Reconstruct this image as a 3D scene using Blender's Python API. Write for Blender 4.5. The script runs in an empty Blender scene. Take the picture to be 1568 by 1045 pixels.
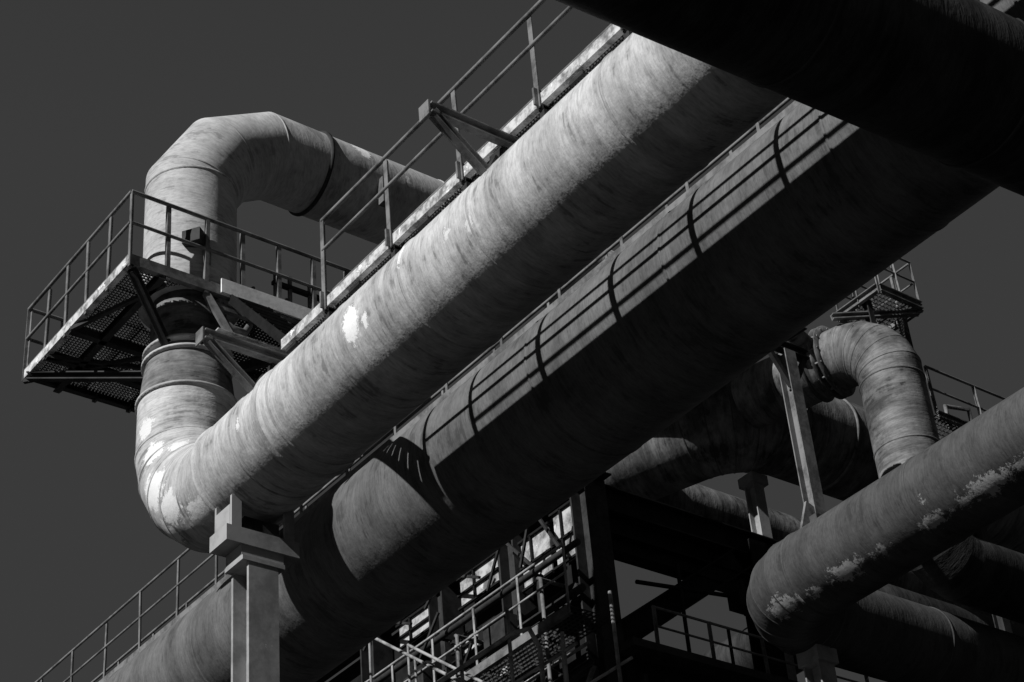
import bpy, math, random
from mathutils import Vector as V, Matrix
random.seed(4)
S=bpy.context.scene
S.view_settings.view_transform='Standard'; S.view_settings.look='None'; S.view_settings.exposure=0
# ------------------------------------------------ materials
def nodes(name):
    m=bpy.data.materials.new(name); m.use_nodes=True; nt=m.node_tree
    return m,nt,nt.nodes['Principled BSDF']
def N(nt,t,**k):
    n=nt.nodes.new(t)
    for a,b in k.items(): setattr(n,a,b)
    return n
def math_(nt,op,a,b=None,c=None,clamp=False):
    n=N(nt,'ShaderNodeMath',operation=op); n.use_clamp=clamp
    for i,x in enumerate((a,b,c)):
        if x is None: continue
        if isinstance(x,(int,float)): n.inputs[i].default_value=x
        else: nt.links.new(x,n.inputs[i])
    return n.outputs[0]
def noise(nt,vec,scale,detail=4,rough=.55,vscale=None):
    if vscale:
        mp=N(nt,'ShaderNodeMapping'); mp.inputs['Scale'].default_value=vscale
        nt.links.new(vec,mp.inputs['Vector']); vec=mp.outputs[0]
    n=N(nt,'ShaderNodeTexNoise'); n.inputs['Scale'].default_value=scale
    n.inputs['Detail'].default_value=detail; n.inputs['Roughness'].default_value=rough
    nt.links.new(vec,n.inputs['Vector']); return n.outputs['Fac']
def smooth(nt,x,a,b,lo=0,hi=1):
    n=N(nt,'ShaderNodeMapRange',interpolation_type='SMOOTHSTEP')
    nt.links.new(x,n.inputs[0])
    for i,v in zip((1,2,3,4),(a,b,lo,hi)): n.inputs[i].default_value=v
    return n.outputs[0]
def mixf(nt,f,a,b):
    n=N(nt,'ShaderNodeMix',data_type='FLOAT')
    for i,x in ((0,f),(2,a),(3,b)):
        if isinstance(x,(int,float)): n.inputs[i].default_value=x
        else: nt.links.new(x,n.inputs[i])
    return n.outputs[0]
def pipe_mat(name,base=.33,dark=.12,streak=.5,spots=(),rough=.6,grime=.35,bump=.65,rag=3.4):
    m,nt,b=nodes(name)
    at=N(nt,'ShaderNodeAttribute',attribute_name='cyl'); cyl=at.outputs['Vector']
    tc=N(nt,'ShaderNodeTexCoord'); ob=tc.outputs['Object']
    s1=noise(nt,cyl,1,3,.6,(2.6,.6,.6))
    s2=noise(nt,cyl,1,3,.65,(13,1.8,1.8))
    bl=noise(nt,ob,1.5,5,.7)
    fine=noise(nt,cyl,1,2,.6,(40,9,9))
    val=mixf(nt,smooth(nt,s1,.36,.60),base*(1-.50*streak),base*1.08)
    val=math_(nt,'MULTIPLY',val,smooth(nt,s2,.34,.58,1-.42*streak,1.04))
    val=math_(nt,'MULTIPLY',val,smooth(nt,bl,.36,.60,1-grime*.7,1.07))
    val=math_(nt,'MULTIPLY',val,smooth(nt,fine,.32,.6,.84,1.05))
    g=math_(nt,'ADD',bl,math_(nt,'MULTIPLY',math_(nt,'SUBTRACT',s2,.5),.7))
    val=mixf(nt,smooth(nt,g,.32,.40,min(1,grime*2.2),0),val,dark)
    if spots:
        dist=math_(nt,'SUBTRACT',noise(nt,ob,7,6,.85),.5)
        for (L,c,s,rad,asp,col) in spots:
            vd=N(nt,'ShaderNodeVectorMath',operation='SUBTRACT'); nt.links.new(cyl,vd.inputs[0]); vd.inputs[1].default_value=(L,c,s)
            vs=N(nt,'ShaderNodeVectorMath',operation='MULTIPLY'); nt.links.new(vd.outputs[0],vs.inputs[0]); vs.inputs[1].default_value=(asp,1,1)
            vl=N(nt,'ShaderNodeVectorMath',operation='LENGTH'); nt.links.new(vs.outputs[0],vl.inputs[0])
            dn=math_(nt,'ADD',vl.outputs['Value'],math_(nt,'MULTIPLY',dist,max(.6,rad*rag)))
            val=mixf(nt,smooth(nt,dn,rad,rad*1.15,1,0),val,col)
    cc=N(nt,'ShaderNodeCombineColor')
    for i in range(3): nt.links.new(val,cc.inputs[i])
    nt.links.new(cc.outputs[0],b.inputs['Base Color'])
    b.inputs['Roughness'].default_value=rough; b.inputs['Specular IOR Level'].default_value=.12
    bp=N(nt,'ShaderNodeBump'); bp.inputs['Strength'].default_value=bump; bp.inputs['Distance'].default_value=.02
    h=math_(nt,'ADD',math_(nt,'MULTIPLY',s2,.7),math_(nt,'MULTIPLY',fine,.35))
    h=math_(nt,'ADD',h,math_(nt,'MULTIPLY',bl,1.3))
    nt.links.new(h,bp.inputs['Height']); nt.links.new(bp.outputs[0],b.inputs['Normal'])
    return m
def steel_mat(name,base=.25,dark=.08,peel=.3,peel_col=.7,scale=3):
    m,nt,b=nodes(name)
    tc=N(nt,'ShaderNodeTexCoord'); ob=tc.outputs['Object']
    n1=noise(nt,ob,scale,5,.7)
    val=mixf(nt,smooth(nt,n1,.38,.66),base,dark)
    if peel>0:
        pn=noise(nt,ob,scale*1.4,5,.7); val=mixf(nt,smooth(nt,pn,.72-.3*peel,.74-.3*peel),val,peel_col)
    cc=N(nt,'ShaderNodeCombineColor')
    for i in range(3): nt.links.new(val,cc.inputs[i])
    nt.links.new(cc.outputs[0],b.inputs['Base Color'])
    b.inputs['Roughness'].default_value=.65; b.inputs['Specular IOR Level'].default_value=.12
    bp=N(nt,'ShaderNodeBump'); bp.inputs['Strength'].default_value=.4; bp.inputs['Distance'].default_value=.01
    nt.links.new(n1,bp.inputs['Height']); nt.links.new(bp.outputs[0],b.inputs['Normal'])
    return m
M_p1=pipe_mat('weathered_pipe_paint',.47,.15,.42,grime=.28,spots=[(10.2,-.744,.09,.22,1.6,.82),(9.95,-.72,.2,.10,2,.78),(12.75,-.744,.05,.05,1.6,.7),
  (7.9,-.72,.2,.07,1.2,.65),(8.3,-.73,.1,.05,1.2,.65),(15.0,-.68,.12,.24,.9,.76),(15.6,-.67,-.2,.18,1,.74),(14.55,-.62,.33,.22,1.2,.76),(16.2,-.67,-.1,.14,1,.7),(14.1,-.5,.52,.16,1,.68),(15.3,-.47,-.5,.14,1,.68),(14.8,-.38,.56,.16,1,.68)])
M_up=pipe_mat('weathered_duct_paint',.42,.16,.2,spots=[(5.54,-.33,-.59,.17,1.3,.85),(6.2,.0,-.68,.05,1,.7)],grime=.22,bump=.35)
M_p2=pipe_mat('weathered_pipe_paint_dull',.125,.05,.34,grime=.26)
M_pd=pipe_mat('shaded_pipe_paint',.04,.016,.7,grime=.5,bump=.9)  # near-black base puts the shade on these pipes into the paint
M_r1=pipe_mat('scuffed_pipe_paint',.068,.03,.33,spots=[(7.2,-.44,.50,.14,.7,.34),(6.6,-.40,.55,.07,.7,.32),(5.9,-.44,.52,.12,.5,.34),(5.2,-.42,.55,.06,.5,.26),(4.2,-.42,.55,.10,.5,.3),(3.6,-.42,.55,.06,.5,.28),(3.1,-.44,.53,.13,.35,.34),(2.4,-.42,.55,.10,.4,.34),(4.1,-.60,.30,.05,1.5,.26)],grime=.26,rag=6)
M_pg=pipe_mat('grey_streaked_pipe_paint',.18,.04,.8,grime=.7)
M_rail=steel_mat('galvanised_rail',.19,.08,.0)
M_sc=steel_mat('bright_scaffold_tube',.34,.13,.0)
M_str=steel_mat('peeling_stringer_paint',.6,.15,.3,.8,5)
M_toe=steel_mat('white_peeling_toe_board',.8,.6,0,.7,5)
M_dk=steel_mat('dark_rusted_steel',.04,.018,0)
M_bk=steel_mat('shaded_dark_steel',.013,.006,0)  # dark steel, with the shade cast on the building put into its base
M_gr=steel_mat('grating_steel',.045,.02,0)
M_col=steel_mat('column_paint',.34,.2,.12,.5,1.5)
M_pan=steel_mat('pale_wall_panel',.48,.12,.3,.6,2.5)
# ------------------------------------------------ mesh builder
class B:
    def __init__(s): s.v=[];s.f=[];s.m=[];s.c=[];s.sm=[];s.mats=[]
    def mi(s,mat):
        if mat not in s.mats: s.mats.append(mat)
        return s.mats.index(mat)
    def add(s,vs,fs,mat,cyl=None,smooth=False):
        o=len(s.v); s.v+=[tuple(x) for x in vs]; i=s.mi(mat)
        s.c+=[tuple(x) for x in (cyl or vs)]
        for f in fs: s.f.append(tuple(o+k for k in f)); s.m.append(i); s.sm.append(smooth)
    def done(s,name):
        me=bpy.data.meshes.new(name); me.from_pydata(s.v,[],s.f)
        for m in s.mats: me.materials.append(m)
        me.polygons.foreach_set('material_index',s.m); me.polygons.foreach_set('use_smooth',s.sm)
        a=me.attributes.new('cyl','FLOAT_VECTOR','POINT'); a.data.foreach_set('vector',[x for c in s.c for x in c])
        me.update(); o=bpy.data.objects.new(name,me); S.collection.objects.link(o); return o
    def box(s,p,q,w,h,mat,up=(0,0,1)):
        p=V(p);q=V(q);d=(q-p).normalized();up=V(up)
        if abs(d.dot(up))>.98: up=V((0,1,0))
        sd=d.cross(up).normalized();u=sd.cross(d)
        vs=[]
        for e in (p,q):
            for a,b_ in ((-1,-1),(1,-1),(1,1),(-1,1)): vs.append(e+sd*a*w/2+u*b_*h/2)
        s.add(vs,[(0,1,2,3),(7,6,5,4),(0,4,5,1),(1,5,6,2),(2,6,7,3),(3,7,4,0)],mat)
    def ibeam(s,p,q,w,h,mat,up=(0,0,1),t=.03):
        p=V(p);q=V(q);d=(q-p).normalized();up=V(up)
        if abs(d.dot(up))>.98: up=V((0,1,0))
        sd=d.cross(up).normalized();u=sd.cross(d)
        s.box(p+u*(h-t)/2,q+u*(h-t)/2,w,t,mat,u); s.box(p-u*(h-t)/2,q-u*(h-t)/2,w,t,mat,u)
        s.box(p,q,t,h-2*t,mat,u)
    def channel(s,p,q,w,h,mat,side=1,t=.02):
        p=V(p);q=V(q);d=(q-p).normalized();u=V((0,0,1));sd=d.cross(u).normalized()
        s.box(p,q,t,h,mat); o=sd*side*(w+t)/2
        s.box(p+u*(h-t)/2+o,q+u*(h-t)/2+o,w,t,mat); s.box(p-u*(h-t)/2+o,q-u*(h-t)/2+o,w,t,mat)
    def sweep(s,path,r,mat,seg=48,start=(1,0,0),gored=False,caps=True,L0=0):
        P=[V(p) for p in path]; n=len(P)
        R=r if isinstance(r,(list,tuple)) else [r]*n
        D=[(P[i+1]-P[i]).normalized() for i in range(n-1)]
        n1=V(start); n1=(n1-D[0]*n1.dot(D[0])).normalized()
        rings=[];cy=[];L=L0
        for i in range(n):
            din=D[max(i-1,0)]; dout=D[min(i,n-2)]
            if i>0: L+=(P[i]-P[i-1]).length
            m=(din+dout).normalized(); n2=din.cross(n1)
            ring=[];cc=[]
            for k in range(seg):
                a=2*math.pi*k/seg; o=(n1*math.cos(a)+n2*math.sin(a))*R[i]
                o=o-din*(o.dot(m)/din.dot(m)); ring.append(P[i]+o); cc.append((L,math.cos(a)*R[i],math.sin(a)*R[i]))
            rings.append(ring);cy.append(cc)
            if i<n-1 and i>0:
                q=din.rotation_difference(dout); n1=q@n1
        if gored:
            for i in range(n-1):
                s.add(rings[i]+rings[i+1],[(k,(k+1)%seg,seg+(k+1)%seg,seg+k) for k in range(seg)],mat,cy[i]+cy[i+1],True)
        else:
            s.add([x for r_ in rings for x in r_],[(i*seg+k,i*seg+(k+1)%seg,(i+1)*seg+(k+1)%seg,(i+1)*seg+k) for i in range(n-1) for k in range(seg)],mat,[x for r_ in cy for x in r_],True)
        if caps:
            s.add(rings[0],[tuple(reversed(range(seg)))],mat,cy[0]); s.add(rings[-1],[tuple(range(seg))],mat,cy[-1])
    def tube(s,p,q,r,mat,seg=8):
        d=(V(q)-V(p)); st=(1,0,0) if abs(d.normalized().x)<.9 else (0,0,1)
        s.sweep([p,q],r,mat,seg,st)
    def ptube(s,pts,r,mat,seg=8):
        s.sweep(pts,r,mat,seg,(.3,.2,1) if abs((V(pts[1])-V(pts[0])).normalized().z)<.9 else (1,0,0))
    def ring(s,c,d,r,mat,w=.06,h=.02,seg=48):
        c=V(c);d=V(d).normalized()
        st=(1,0,0) if abs(d.x)<.9 else (0,0,1)
        s.sweep([c-d*w/2,c-d*w*.28,c+d*w*.28,c+d*w/2],[r-.004,r+h,r+h,r-.004],mat,seg,st,L0=random.uniform(0,50))
def fillet(path,R,ns):
    P=[V(p) for p in path]; out=[P[0]]
    for i in range(1,len(P)-1):
        a=(P[i-1]-P[i]).normalized(); b=(P[i+1]-P[i]).normalized()
        ang=a.angle(b); t=R/math.tan(ang/2); c=P[i]+(a+b).normalized()*(R/math.sin(ang/2))
        s_=P[i]+a*t-c; e=P[i]+b*t-c; tot=s_.angle(e); ax=s_.cross(e).normalized()
        for k in range(ns):
            phi=tot*(k+.5)/ns
            out.append(c+Matrix.Rotation(phi,3,ax)@s_/math.cos(tot/ns/2))
    out.append(P[-1]); return out
def seams(b,path,r,mat,w=.035,h=.008,seg=56):
    P=[V(p) for p in path]
    for i in range(1,len(P)-1):
        rr=r[i] if isinstance(r,(list,tuple)) else r
        m=((P[i]-P[i-1]).normalized()+(P[i+1]-P[i]).normalized()).normalized()
        b.ring(P[i],m,rr*1.004,mat,w,h,seg)
def railing(b,pts,mat,h=1.1,rails=(1.1,.55),sp=1.45,r=.024,toe=None,toemat=None,post=.05):
    P=[V(p) for p in pts]
    for i in range(len(P)-1):
        p,q=P[i],P[i+1]; L=(q-p).length; n=max(1,round(L/sp)); d=(q-p).normalized()
        for k in range(n+1):
            if k==n and i<len(P)-2: continue
            x=p.lerp(q,k/n)
            jit=V((random.uniform(-.02,.02),random.uniform(-.02,.02),0))
            c=d.cross(V((0,0,1)))
            lo=x-V((0,0,.12)); hi=x+V((0,0,h))+jit
            b.box(lo,hi,post,.012,mat,c)
            b.box(lo+d*(post/2-.006)+c*(post*.45),hi+d*(post/2-.006)+c*(post*.45),.012,post*.8,mat,c)
        for z in rails:
            b.tube(p+V((0,0,z)),q+V((0,0,z)),r if z==rails[0] else r*.85,mat)
        if toe:
            b.box(p+V((0,0,toe/2)),q+V((0,0,toe/2)),.012,toe,toemat or mat)
def grating(b,x0,x1,y0,y1,z,mat,sp=.075,hole=None,t=.011,h=.03):
    def cuts(a0,a1,c,ca,cc,R):
        d=abs(c-cc)
        if R is None or d>=R: return [(a0,a1)]
        hh=math.sqrt(R*R-d*d); r=[]
        if ca-hh>a0: r.append((a0,min(ca-hh,a1)))
        if ca+hh<a1: r.append((max(ca+hh,a0),a1))
        return r
    hx,hy,R=hole if hole else (0,0,None)
    n=int((x1-x0)/sp)
    for i in range(n+1):
        x=x0+(x1-x0)*i/n
        for a,c in cuts(y0,y1,x,hy,hx,R): b.box((x,a,z),(x,c,z),t,h,mat)
    n=int((y1-y0)/sp)
    for i in range(n+1):
        y=y0+(y1-y0)*i/n
        for a,c in cuts(x0,x1,y,hx,hy,R): b.box((a,y,z+.004),(c,y,z+.004),t,h*.6,mat)
# ------------------------------------------------ pipe 1 + riser + return
X1,Z1=11.03,13.2; YR=20.42
b=B()
low=fillet([(X1,3,Z1),(X1,18.85,Z1),(X1,18.9,Z1)],.01,1)
b.sweep([(X1,3,Z1),(X1,18.88,Z1)],.75,M_p1,72,(1,0,0),True,L0=-2)
el_=fillet([(X1,18.7,Z1),(X1,YR,Z1+.03),(X1,YR,15.1)],1.3,5); rl=[.72]*len(el_); rl[-1]=.68; rl[-2]=.685; rl[-3]=.69; rl[-4]=.70
b.sweep(el_,rl,M_p1,72,(1,0,0),True,L0=13.7); seams(b,el_,rl,M_p1)
b.sweep([(X1,YR,15.1),(X1,YR,15.75),(X1,YR,15.85),(X1,YR,16.85)],[.68,.60,.54,.54],M_pg,48)
zt=20.3
up=fillet([(X1,YR,16.8),(X1,YR,zt),(21.9,YR,zt)],1.75,3)+[V((21.9,24,zt))]
b.sweep(up,.68,M_up,64,(1,0,0),True); seams(b,up,.68,M_up)
for z,h in ((15.12,.035),(15.78,.05),(15.95,.04),(16.84,.06),(18.95,.015)): b.ring((X1,YR,z),(0,0,1),.68 if z<15.2 else (.60 if z<16.1 else .68),M_p1,.06,h)
b.ring((13.15,YR,zt),(1,0,0),.68,M_dk,.07,.04)
b.ring((15.4,YR,zt),(1,0,0),.68,M_up,.05,.012)
for y,w,h in ((18.86,.07,.025),(17.95,.04,.008),(17.35,.10,.03),(17.05,.05,.012),(14.2,.05,.014),(12.9,.04,.006),(10.6,.05,.012),(8.6,.05,.015),(15.6,.04,.006)): b.ring((X1,y,Z1),(0,1,0),.75,M_p1,w,h,72)
b.box((X1-.38,YR-.55,17.55),(X1-.22,YR-.78,17.55),.22,.22,M_dk)
b.box((X1-.14,YR-.66,17.3),(X1-.08,YR-.74,17.3),.08,.3,M_rail)
b.box((14.1,YR-.6,19.85),(14.1,YR-.75,19.85),.14,.5,M_rail)
b.done('large_steel_pipe')
# ------------------------------------------------ pipe 2
X2,Z2,R2=14.12,13.73,1.03
b=B(); b.sweep([(X2,y,Z2) for y in (2,10,20,30,42)],R2,M_p2,80)
for y in (5,7.6,10.2,12.9,15.5,21.2,24,27,30,33): b.ring((X2,y,Z2),(0,1,0),R2,M_p2,.05,.010,80)
b.done('large_steel_pipe')
# pipe C
b=B(); pc=V((9.94,7.55,11.41)); dc=V((1,-.06,0)).normalized()
b.sweep([pc-dc*16,pc,pc+dc*12],.70,M_pd,72,(0,1,0))
for t in (-5,-2.6,-.3,1.9,4.2): b.ring(pc+dc*t,dc,.70,M_pd,.05,.012,72)
b.done('large_steel_pipe')
# R1
XR,ZR,RR=20.5,13.8,.69
pr=fillet([(XR,3.0,ZR),(XR,19.0,ZR),(36,19.0,ZR)],.92,5)
b=B(); b.sweep(pr,RR,M_r1,72,(1,0,0),True,L0=-8); seams(b,pr,RR,M_r1)
for y in (9.2,12.3,15.4,17.95): b.ring((XR,y,ZR),(0,1,0),RR,M_r1,.06,.016,64)
for x in (21.5,24,27): b.ring((x,19,ZR),(1,0,0),RR,M_r1,.05,.012,64)
b.done('large_steel_pipe')
# BG pipe
b=B(); pb=fillet([(20.6,29.6,19.7),(23.4,21.6,19.7),(34,21.5,19.7)],1.6,6)
b.sweep(pb,.94,M_pg,64,(0,0,1),True); seams(b,pb,.94,M_pg)
for p_,d_ in (((22.3,24.7,19.7),(-.33,.94,0)),((25.6,21.58,19.7),(1,0,0)),((23.9,21.6,19.7),(1,0,0))): b.ring(p_,d_,.94,M_pg,.08,.03)
pv=fillet([(23.6,18.1,15.9),(23.6,18.1,19.35),(22.95,20.9,19.45)],.85,5)
b.sweep(pv,.57,M_pg,56,(1,0,0),True); seams(b,pv,.57,M_pg)
b.sweep(fillet([(36,18.1,14.95),(23.6,18.1,14.95),(23.6,18.1,16)],.8,5),.57,M_pd,56,(0,1,0),True)  # lower run of the same pipe, painted darker in place of cast shade
d=V((-.23,.97,.04)); p0=V((23.6,18.1,19.35))
for t,h in ((1.0,.12),(1.12,.12),(1.4,.07)): b.ring(p0+d*t,d,.57,M_pg,.06,h)
for t in (18.4,17.0): b.ring((23.6,18.1,t),(0,0,1),.57,M_pg,.05,.012)
for k in range(14):
    a=2*math.pi*k/14; n1=V((1,0,0)); n1=(n1-d*n1.dot(d)).normalized(); n2=d.cross(n1)
    o=p0+d*1.06+(n1*math.cos(a)+n2*math.sin(a))*.63; b.tube(o-d*.1,o+d*.1,.022,M_rail,6)
b.tube(p0+d*1.2+V((-.5,-.1,.2)),p0+d*1.2+V((-1.0,-.15,.35)),.16,M_pg,20); b.ring(p0+d*1.2+V((-1.0,-.15,.35)),(-.5,-.05,.15),.2,M_rail,.05,.05,20)
b.tube(p0+d*1.2+V((-1.0,-.15,.35)),p0+d*1.2+V((-1.35,-.18,.45)),.04,M_rail,10)
b.sweep([(23.9,25,19.6),(36,25,19.6)],.72,M_pg,48,(0,0,1))
b.sweep(fillet([(24.6,27,15.6),(24.6,20.9,15.6),(38,20.9,15.6)],.95,5),.6,M_pd,48,(0,0,1),True)
b.done('branching_pipe_assembly')
# ------------------------------------------------ catwalk on pipe 1
b=B(); z=14.32; xn,xf=10.75,11.6; ye=17.45
b.channel((xn,4,z),(xn,ye,z),.06,.15,M_str,1); b.channel((xf,4,z),(xf,ye,z),.06,.16,M_str,-1)
grating(b,xn+.03,xf-.03,4,ye,z+.04,M_gr,.05,t=.013)
for i in range(9):
    y=16.4-1.45*i
    b.box((xn,y,z-.11),(xf,y,z-.11),.08,.06,M_dk)
    b.box((11.03,y,z-.14),(11.03,y,13.9),.1,.1,M_dk)
    b.box((xn+.05,y,z-.1),(xn+.05,y,13.85),.08,.08,M_dk)
    b.box((xf-.05,y,z-.1),(xf-.05,y,13.6),.08,.08,M_dk)
    b.box((xn-.03,y,z-.1),(xn-.03,y,z+.14),.11,.03,M_rail)
    b.box((xn+.02,y+.72,z-.15),(xn+.02,y+.95,z-.15),.04,.05,M_dk)
railing(b,[(xn-.03,4.8,z),(xn-.03,16.4,z)],M_rail,1.28,(1.27,.80),1.45,.03,post=.075)
railing(b,[(xf+.03,4.9,z),(xf+.03,16.5,z),(xf+.03,17.55,z)],M_rail,1.26,(1.25,.42),1.45,.03,post=.075)
for x in (11.25,11.85): b.channel((x,17.55,14.3),(x,19.62,16.6),.05,.14,M_bk,1)
for k in range(11): 
    t=(k+.5)/11; b.box((11.27,17.55+2.07*t,14.3+2.3*t),(11.83,17.55+2.07*t,14.3+2.3*t),.2,.04,M_bk)
b.done('catwalk')
for yb in (12.7,17.6):
    b=B()
    b.channel((9.7,yb,14.18),(11.3,yb,14.18),.08,.14,M_rail,1)
    b.box((9.68,yb-.06,14.18),(9.68,yb+.12,14.18),.02,.2,M_rail)
    b.channel((9.75,yb,14.12),(10.45,yb,13.55),.08,.12,M_rail,1)
    b.box((10.38,yb,13.5),(10.52,yb,13.8),.25,.06,M_dk)
    b.box((10.75,yb+.04,14.1),(10.75,yb+.04,13.85),.12,.12,M_dk)
    b.done('pipe_bracket')
# catwalk 2
b=B(); z=15.02
b.channel((13.85,4,z-.05),(13.85,40,z-.05),.06,.14,M_rail,1); b.channel((14.75,4,z-.05),(14.75,40,z-.05),.06,.14,M_rail,-1)
grating(b,13.88,14.72,4,34,z,M_gr,.09)
railing(b,[(13.85,4,z),(13.85,40,z)],M_rail,1.1,(1.1,.6),1.3,.024)
railing(b,[(14.75,4,z),(14.75,40,z)],M_rail,1.1,(1.1,.6),1.3,.024)
y=4.5
while y<40:
    b.box((13.95,y,z-.1),(13.95,y,14.6),.08,.08,M_dk);b.box((14.6,y,z-.1),(14.6,y,14.4),.08,.08,M_dk); y+=2.6
b.done('catwalk')
# ------------------------------------------------ platform
b=B(); z=16.72; x0,x1,y0,y1=9.68,11.95,19.66,22.95; x2=14.5; y2=21.3
hole=(X1,YR,.72)
grating(b,x0,x1,y0,y1,z+.03,M_gr,.055,hole,t=.014)
grating(b,x1+.05,x2,y0,y2,z+.03,M_gr,.055,t=.014)
for p,q,m_ in (((x0,y0),(x0,y1),M_str),((x0,y1),(x1,y1),M_dk),((x1,y1),(x1,y2),M_dk),((x1,y2),(x2,y2),M_dk),((x2,y0),(x0,y0),M_rail)):
    b.channel((p[0],p[1],z),(q[0],q[1],z),.07,.15,m_,1)
b.box((11.1,y0-.045,z+.06),(x2,y0-.045,z+.06),.03,.24,M_toe)
for y in (21.45,22.2): b.ibeam((x0,y,z-.08),(x1,y,z-.08),.1,.14,M_dk,t=.02)
for x in (10.2,11.85,13.1): b.ibeam((x,y0,z-.08),(x,y1 if x<12 else y2,z-.08),.1,.14,M_dk,t=.02)
b.box((x0,22.2,z-.12),(x1,21.45,z-.12),.06,.06,M_dk); b.box((x0,21.4,z-.12),(10.3,19.8,z-.12),.06,.06,M_dk)
b.box((x0,y1,z-.12),(10.9,21.5,z-.12),.06,.06,M_dk); b.box((x1,y1,z-.12),(10.9,21.5,z-.12),.06,.06,M_dk)
for (px,py) in ((x0+.05,y0+.1),(x0+.05,y1-.1),(x1-.05,y1-.1),(13.1,y0+.05),(12.2,y2-.2)):
    d=V((px-X1,py-YR,0)).normalized()*.57
    b.channel((px,py,z-.1),(X1+d.x,YR+d.y,15.85),.09,.13,M_dk,1)
pts=[(x2,y0,z),(x0,y0,z),(x0,y1,z),(x1,y1,z),(x1,y2,z),(x2,y2,z)]
railing(b,pts,M_rail,1.2,(1.2,.65),.62,.03,.10,M_rail,post=.06)
for x in (12.5,13.1,13.7): b.ptube([(x,y2-.2,z),(x,y2-.2,z+1.5)],.03,M_rail)
b.box((12.4,y2-.2,z+1.4),(13.9,y2-.2,z+1.4),.05,.08,M_rail); b.box((12.4,y2-.2,z+.9),(13.9,y2-.2,z+.9),.05,.08,M_rail)
for x in (12.35,12.6,12.95): b.box((x,20.2,z+.2),(x,20.2,z+1.15),.05,.05,M_rail)
b.box((12.3,20.2,z+.95),(13.2,20.2,z+.95),.08,.06,M_dk); b.box((12.3,20.2,z+.5),(13.2,20.2,z+.5),.08,.06,M_dk)
b.ptube([(11.15,19.75,z-.1),(11.15,19.7,z-.45),(11.3,19.65,z-.6),(11.5,19.65,z-.6),(11.6,19.68,z-.42)],.05,M_rail)
b.box((10.95,19.72,z-.25),(11.7,19.72,z-.25),.08,.1,M_rail)
b.box((10.9,19.7,z-.1),(11.25,19.62,z-.75),.06,.1,M_rail)
b.channel((11.0,19.60,z-.85),(12.6,19.60,z-.85),.08,.16,M_str,1)
b.box((12.5,19.7,z-.1),(12.5,19.7,z-.9),.1,.1,M_dk); b.box((13.4,19.7,z-.1),(12.0,19.7,z-.9),.08,.1,M_dk)
b.done('elevated_platform')
# ------------------------------------------------ support column
def column(x,y,top,name='support_column'):
    b=B()
    b.ibeam((x,y,-1.6),(x,y,top-.75),.42,.42,M_col,t=.045)
    b.box((x-.3,y,top-.72),(x+.3,y,top-.72),.44,.06,M_col)
    b.box((x-.52,y,top-.42),(x+.52,y,top-.42),.42,.22,M_col)
    b.box((x-.3,y,top-.6),(x+.3,y,top-.6),.38,.18,M_col)
    for s_ in (-1,1):
        b.box((x+s_*.38,y-.19,top-.31),(x+s_*.38,y-.19,top+.12),.14,.04,M_col)
        b.box((x+s_*.38,y+.19,top-.31),(x+s_*.38,y+.19,top+.12),.14,.04,M_col)
        b.box((x+s_*.44,y-.17,top-.15),(x+s_*.44,y+.17,top-.15),.03,.3,M_col)
    b.box((x-.25,y,top-.21),(x+.25,y,top-.21),.34,.19,M_dk)
    b.box((x,y,-1.6),(x,y,-1.5),.9,.9,M_col)
    b.done(name)
column(11.03,18.6,12.45)
column(X2,27,12.72)
# ------------------------------------------------ posts
b=B()
px,py=20.5,17.7
b.ibeam((px,py,14.62),(px,py,17.75),.24,.22,M_rail,t=.02)
b.box((px,py,14.4),(px,py,14.6),.4,.35,M_r1)
b.box((px-.32,py,14.3),(px-.1,py,14.85),.05,.2,M_rail); b.box((px+.32,py,14.3),(px+.1,py,14.85),.05,.2,M_rail)
b.ibeam((px-.5,py,17.85),(px+.5,py,17.85),.15,.16,M_dk,t=.02)
b.box((px-.45,py,17.8),(px,py,17.1),.07,.09,M_dk);b.box((px+.45,py,17.8),(px,py,17.0),.07,.09,M_dk)
b.ibeam((px,py-.5,18.05),(px,py+5,18.6),.15,.2,M_dk,t=.02)
b.done('strut_post')
b=B(); b.ibeam((24.1,22.2,-1.6),(24.1,22.2,18.7),.26,.26,M_col,t=.025); b.box((24.1,22.2,18.6),(24.1,22.2,18.8),.4,.4,M_col); b.done('support_column')
b=B(); b.ibeam((21.4,19,-1.6),(21.4,19,12.95),.34,.34,M_col,t=.03);b.box((21.4,19,12.9),(21.4,19,13.15),.45,.45,M_col)
b.ibeam((22.1,19.6,-1.6),(22.1,19.6,12.6),.2,.2,M_col,t=.03)
b.done('support_column')
# ------------------------------------------------ small platform upper right
b=B(); z=20.35; a0,a1,c0,c1=23.55,24.65,17.9,18.9
grating(b,a0,a1,c0,c1,z,M_gr,.09)
for p,q in (((a0,c0),(a1,c0)),((a1,c0),(a1,c1)),((a1,c1),(a0,c1)),((a0,c1),(a0,c0))): b.channel((*p,z),(*q,z),.06,.16,M_rail)
railing(b,[(a0,c0,z),(a1,c0,z),(a1,c1,z),(a0,c1,z),(a0,c0,z)],M_rail,1.0,(1.0,.55),.6,.022)
for x in (a0+.1,a1-.1): b.ibeam((x,18.3,19.5),(x,18.3,z),.13,.13,M_dk,t=.02)
b.channel((a0-.6,18.6,19.9),(a1,18,z-.1),.08,.12,M_rail)
grating(b,26.0,34,19.1,19.9,19.1,M_gr,.1)
b.channel((26,19.1,19.1),(34,19.1,19.1),.06,.14,M_rail);railing(b,[(26,19.1,19.1),(34,19.1,19.1)],M_rail,1.1,(1.1,.6),1.3,.026)
b.ptube([(26.6,19.3,19.1),(26.6,19.3,19.6),(27.3,19.3,19.75),(27.3,19.3,19.1)],.04,M_rail)
for x in (27,30): b.ibeam((x,19.5,-1.6),(x,19.5,19.0),.2,.2,M_dk,t=.02)
b.done('service_platform')
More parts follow.
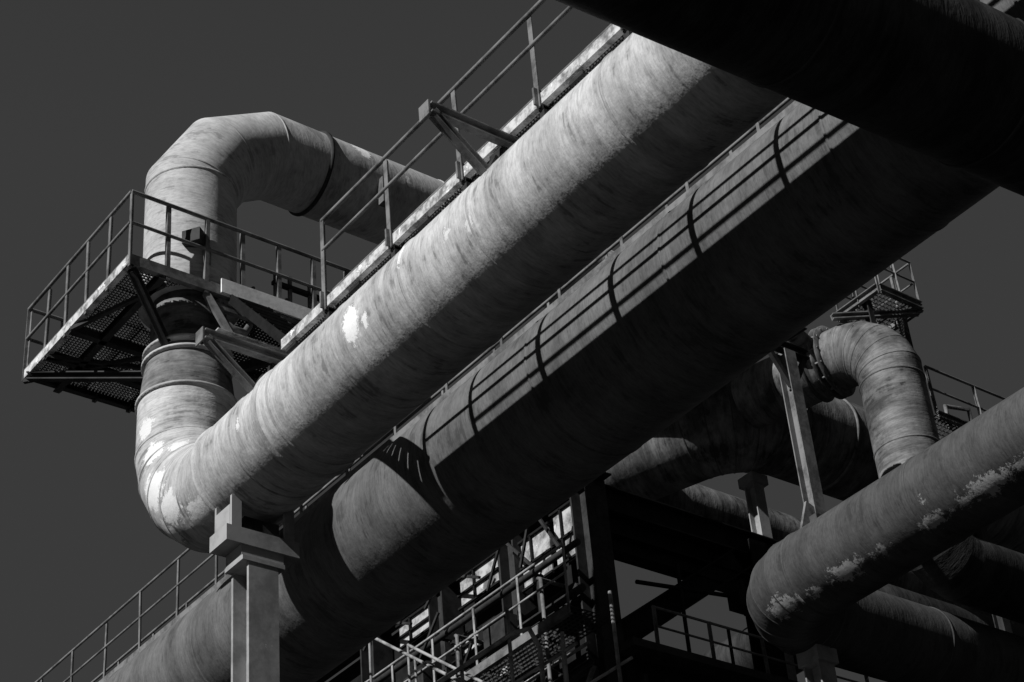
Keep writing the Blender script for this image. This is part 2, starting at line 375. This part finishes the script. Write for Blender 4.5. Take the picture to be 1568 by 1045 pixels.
# ------------------------------------------------ steel frame building
b=B(); xb=19.6
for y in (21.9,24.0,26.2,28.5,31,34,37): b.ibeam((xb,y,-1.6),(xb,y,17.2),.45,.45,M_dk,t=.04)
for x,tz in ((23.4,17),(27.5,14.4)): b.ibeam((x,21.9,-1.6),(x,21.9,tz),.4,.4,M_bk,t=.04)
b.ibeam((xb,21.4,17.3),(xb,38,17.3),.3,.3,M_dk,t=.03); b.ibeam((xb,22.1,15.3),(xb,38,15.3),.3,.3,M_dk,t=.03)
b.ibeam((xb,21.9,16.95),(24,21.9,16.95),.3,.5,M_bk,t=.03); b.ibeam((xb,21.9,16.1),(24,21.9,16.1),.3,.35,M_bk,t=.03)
b.box((xb+.2,22.0,16.55),(24,22.0,16.55),.05,.5,M_bk)
b.ibeam((22.9,21.8,16.5),(19.8,21.8,14.25),.4,.45,M_bk,t=.03)
b.box((xb+.3,22.4,14.2),(xb+.3,38,14.2),.06,2.0,M_bk)
b.box((xb+.3,24.4,16.2),(xb+.3,38,16.2),.06,2.0,M_bk)
b.box((xb+.3,22.2,16.2),(xb+.3,24.3,16.2),.06,2.0,M_bk)
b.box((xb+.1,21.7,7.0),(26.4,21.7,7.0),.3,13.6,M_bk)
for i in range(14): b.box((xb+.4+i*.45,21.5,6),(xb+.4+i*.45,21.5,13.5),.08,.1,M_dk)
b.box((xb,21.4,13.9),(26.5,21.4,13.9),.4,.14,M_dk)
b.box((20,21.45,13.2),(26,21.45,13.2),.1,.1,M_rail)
b.box((22.6,21.5,15.9),(22.6,21.5,15.2),.06,.06,M_bk); b.box((22.35,21.5,15.45),(22.95,21.5,15.45),.3,.3,M_bk); b.box((22.9,21.4,15.25),(23.3,21.4,15.1),.25,.2,M_bk)
b.tube((20.2,21.6,15.3),(23.4,21.6,15.7),.04,M_bk); b.tube((21.2,21.6,14),(21.2,21.6,15.9),.035,M_bk); b.tube((22.2,21.6,14),(22.2,21.6,14.9),.03,M_bk)
for (ya,yb_,za,zb) in ((22.2,22.8,15.95,17.0),(22.95,23.75,15.95,16.9),(24.45,25.6,16.45,17.05),(24.3,24.9,14.45,14.9),(25.2,25.9,15.5,15.9),(26.6,27.6,16.5,17.0)):
    b.box((xb-.05,ya,(za+zb)/2),(xb-.05,yb_,(za+zb)/2),.03,zb-za,M_pan)
    b.box((xb-.5,ya,za),(xb-.5,yb_,zb),.05,.05,M_dk); b.box((xb-.9,yb_,za-.2),(xb-.9,ya,zb+.1),.04,.05,M_dk)
    b.box((xb-.1,ya+(yb_-ya)*.6,za),(xb-.1,ya+(yb_-ya)*.6,zb),.04,.04,M_bk)
    for zz in (za,za+(zb-za)*.45,zb): b.box((xb-.1,ya-.05,zz),(xb-.1,yb_+.05,zz),.04,.04,M_bk)
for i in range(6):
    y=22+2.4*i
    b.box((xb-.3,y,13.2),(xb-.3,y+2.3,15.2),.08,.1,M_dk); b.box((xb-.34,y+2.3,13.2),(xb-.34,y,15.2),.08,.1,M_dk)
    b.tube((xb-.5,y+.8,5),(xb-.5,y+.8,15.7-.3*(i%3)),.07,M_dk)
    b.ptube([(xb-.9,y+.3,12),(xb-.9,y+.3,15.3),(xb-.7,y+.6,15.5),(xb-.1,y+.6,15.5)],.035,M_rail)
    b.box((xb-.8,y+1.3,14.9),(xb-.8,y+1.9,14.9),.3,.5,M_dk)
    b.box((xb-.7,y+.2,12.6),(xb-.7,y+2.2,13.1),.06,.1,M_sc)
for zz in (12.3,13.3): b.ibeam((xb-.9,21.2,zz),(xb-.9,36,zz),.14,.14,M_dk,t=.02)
for i in range(18):
    y=21.2+.8*i; a=12.35 if i%2 else 13.25; b.box((xb-.9,y,a),(xb-.9,y+.8,25.6-a),.06,.06,M_rail)
for z_,r_,m_ in ((15.75,.06,M_dk),(14.9,.07,M_dk),(13.4,.14,M_dk),(13.9,.03,M_sc),(12.9,.04,M_sc)): b.tube((xb-.6,21.6,z_),(xb-.6,38,z_),r_,m_,12)
railing(b,[(xb-1.3,21.2,14.2),(xb-1.3,36,14.2)],M_sc,1.1,(1.1,.6),1.2)
grating(b,xb-1.3,xb-.4,21.2,34,14.2,M_gr,.1)
b.channel((xb-1.3,21.2,14.15),(xb-1.3,36,14.15),.06,.16,M_rail)
railing(b,[(20.2,21.3,13.95),(26.4,21.3,13.95)],M_rail,.75,(.75,.4),1.2)
for s_ in (0,.8):
    b.channel((xb-1.6-s_,21.3,11.2),(xb-1.6-s_,25.2,14.2),.05,.18,M_dk)
    b.tube((xb-1.6-s_,21.3,12.2),(xb-1.6-s_,25.2,15.2),.028,M_sc)
    for k in range(4): b.tube((xb-1.6-s_,21.3+1.3*k,11.2+k),(xb-1.6-s_,21.3+1.3*k,12.2+k),.024,M_sc)
for k in range(15): b.box((xb-2.4,21.3+.26*k,11.25+.2*k),(xb-1.6,21.3+.26*k,11.25+.2*k),.2,.03,M_gr)
b.done('steel_frame_building')
# scaffold
b=B()
for i in range(5):
    for j in range(2):
        x=16.4+j*1.0; y=19.2+i*1.2
        b.tube((x,y,-1.6),(x,y,12.4+.3*((i*7+j*3)%4)),.03,M_sc)
for j in range(2):
    for z in (8.6,9.6,10.4,11.4,12.1): b.tube((16.4+j*1.0,18.9,z),(16.4+j*1.0,24.3,z),.025,M_sc)
for i in range(5):
    for z in (9.6,11.4): b.tube((16.1,19.2+i*1.2,z),(17.7,19.2+i*1.2,z),.025,M_sc)
for i in range(4): b.tube((16.35,19.2+i*1.2,9.6),(16.35,20.4+i*1.2,11.4),.025,M_sc)
b.ptube([(16.3,19.6,10.5),(16.3,19.6,12.3),(16.3,19.8,12.7),(16.3,20.2,12.8),(16.3,22.2,12.8)],.035,M_sc)
b.done('scaffold_tower')
# ground
b=B(); b.add([(-600,-600,-1.6),(600,-600,-1.6),(600,600,-1.6),(-600,600,-1.6)],[(0,1,2,3)],steel_mat('low_bounce_ground',.014,.008,0,scale=.4)); b.done('ground')  # unseen ground, kept near black so little bounce light reaches the undersides
# ------------------------------------------------ light
el=math.radians(34); az=math.radians(7)
sd=V((math.cos(el)*math.cos(az),math.cos(el)*math.sin(az),-math.sin(el)))
L=bpy.data.lights.new('sun','SUN'); L.energy=5; L.angle=math.radians(.5); L.color=(1,1,1)
o=bpy.data.objects.new('sun',L); S.collection.objects.link(o); o.rotation_euler=sd.to_track_quat('-Z','Y').to_euler()
w=bpy.data.worlds.new('World'); S.world=w; w.use_nodes=True; nt=w.node_tree; bg=nt.nodes['Background']
sk=N(nt,'ShaderNodeTexSky',sky_type='NISHITA'); sk.sun_disc=False; sk.sun_elevation=el; sk.sun_rotation=math.radians(-97)
sp=N(nt,'ShaderNodeSeparateColor'); nt.links.new(sk.outputs[0],sp.inputs[0])
# red-filter black-and-white film response: red channel only, horizon haze held back
val=math_(nt,'MINIMUM',sp.outputs[0],.85)
cc=N(nt,'ShaderNodeCombineColor')
for i in range(3): nt.links.new(val,cc.inputs[i])
nt.links.new(cc.outputs[0],bg.inputs[0]); bg.inputs[1].default_value=.05
# ------------------------------------------------ camera
cam=bpy.data.cameras.new('camera'); co=bpy.data.objects.new('camera',cam); S.collection.objects.link(co)
R=(0.79934,-0.59585,-0.07746);U=(-0.29018,-0.49577,0.81857);Bk=(-0.52615,-0.63181,-0.56914)
co.matrix_world=Matrix(((R[0],U[0],Bk[0],0),(R[1],U[1],Bk[1],0),(R[2],U[2],Bk[2],0),(0,0,0,1)))
cam.lens=69; cam.sensor_width=36; cam.clip_end=3000; S.camera=co
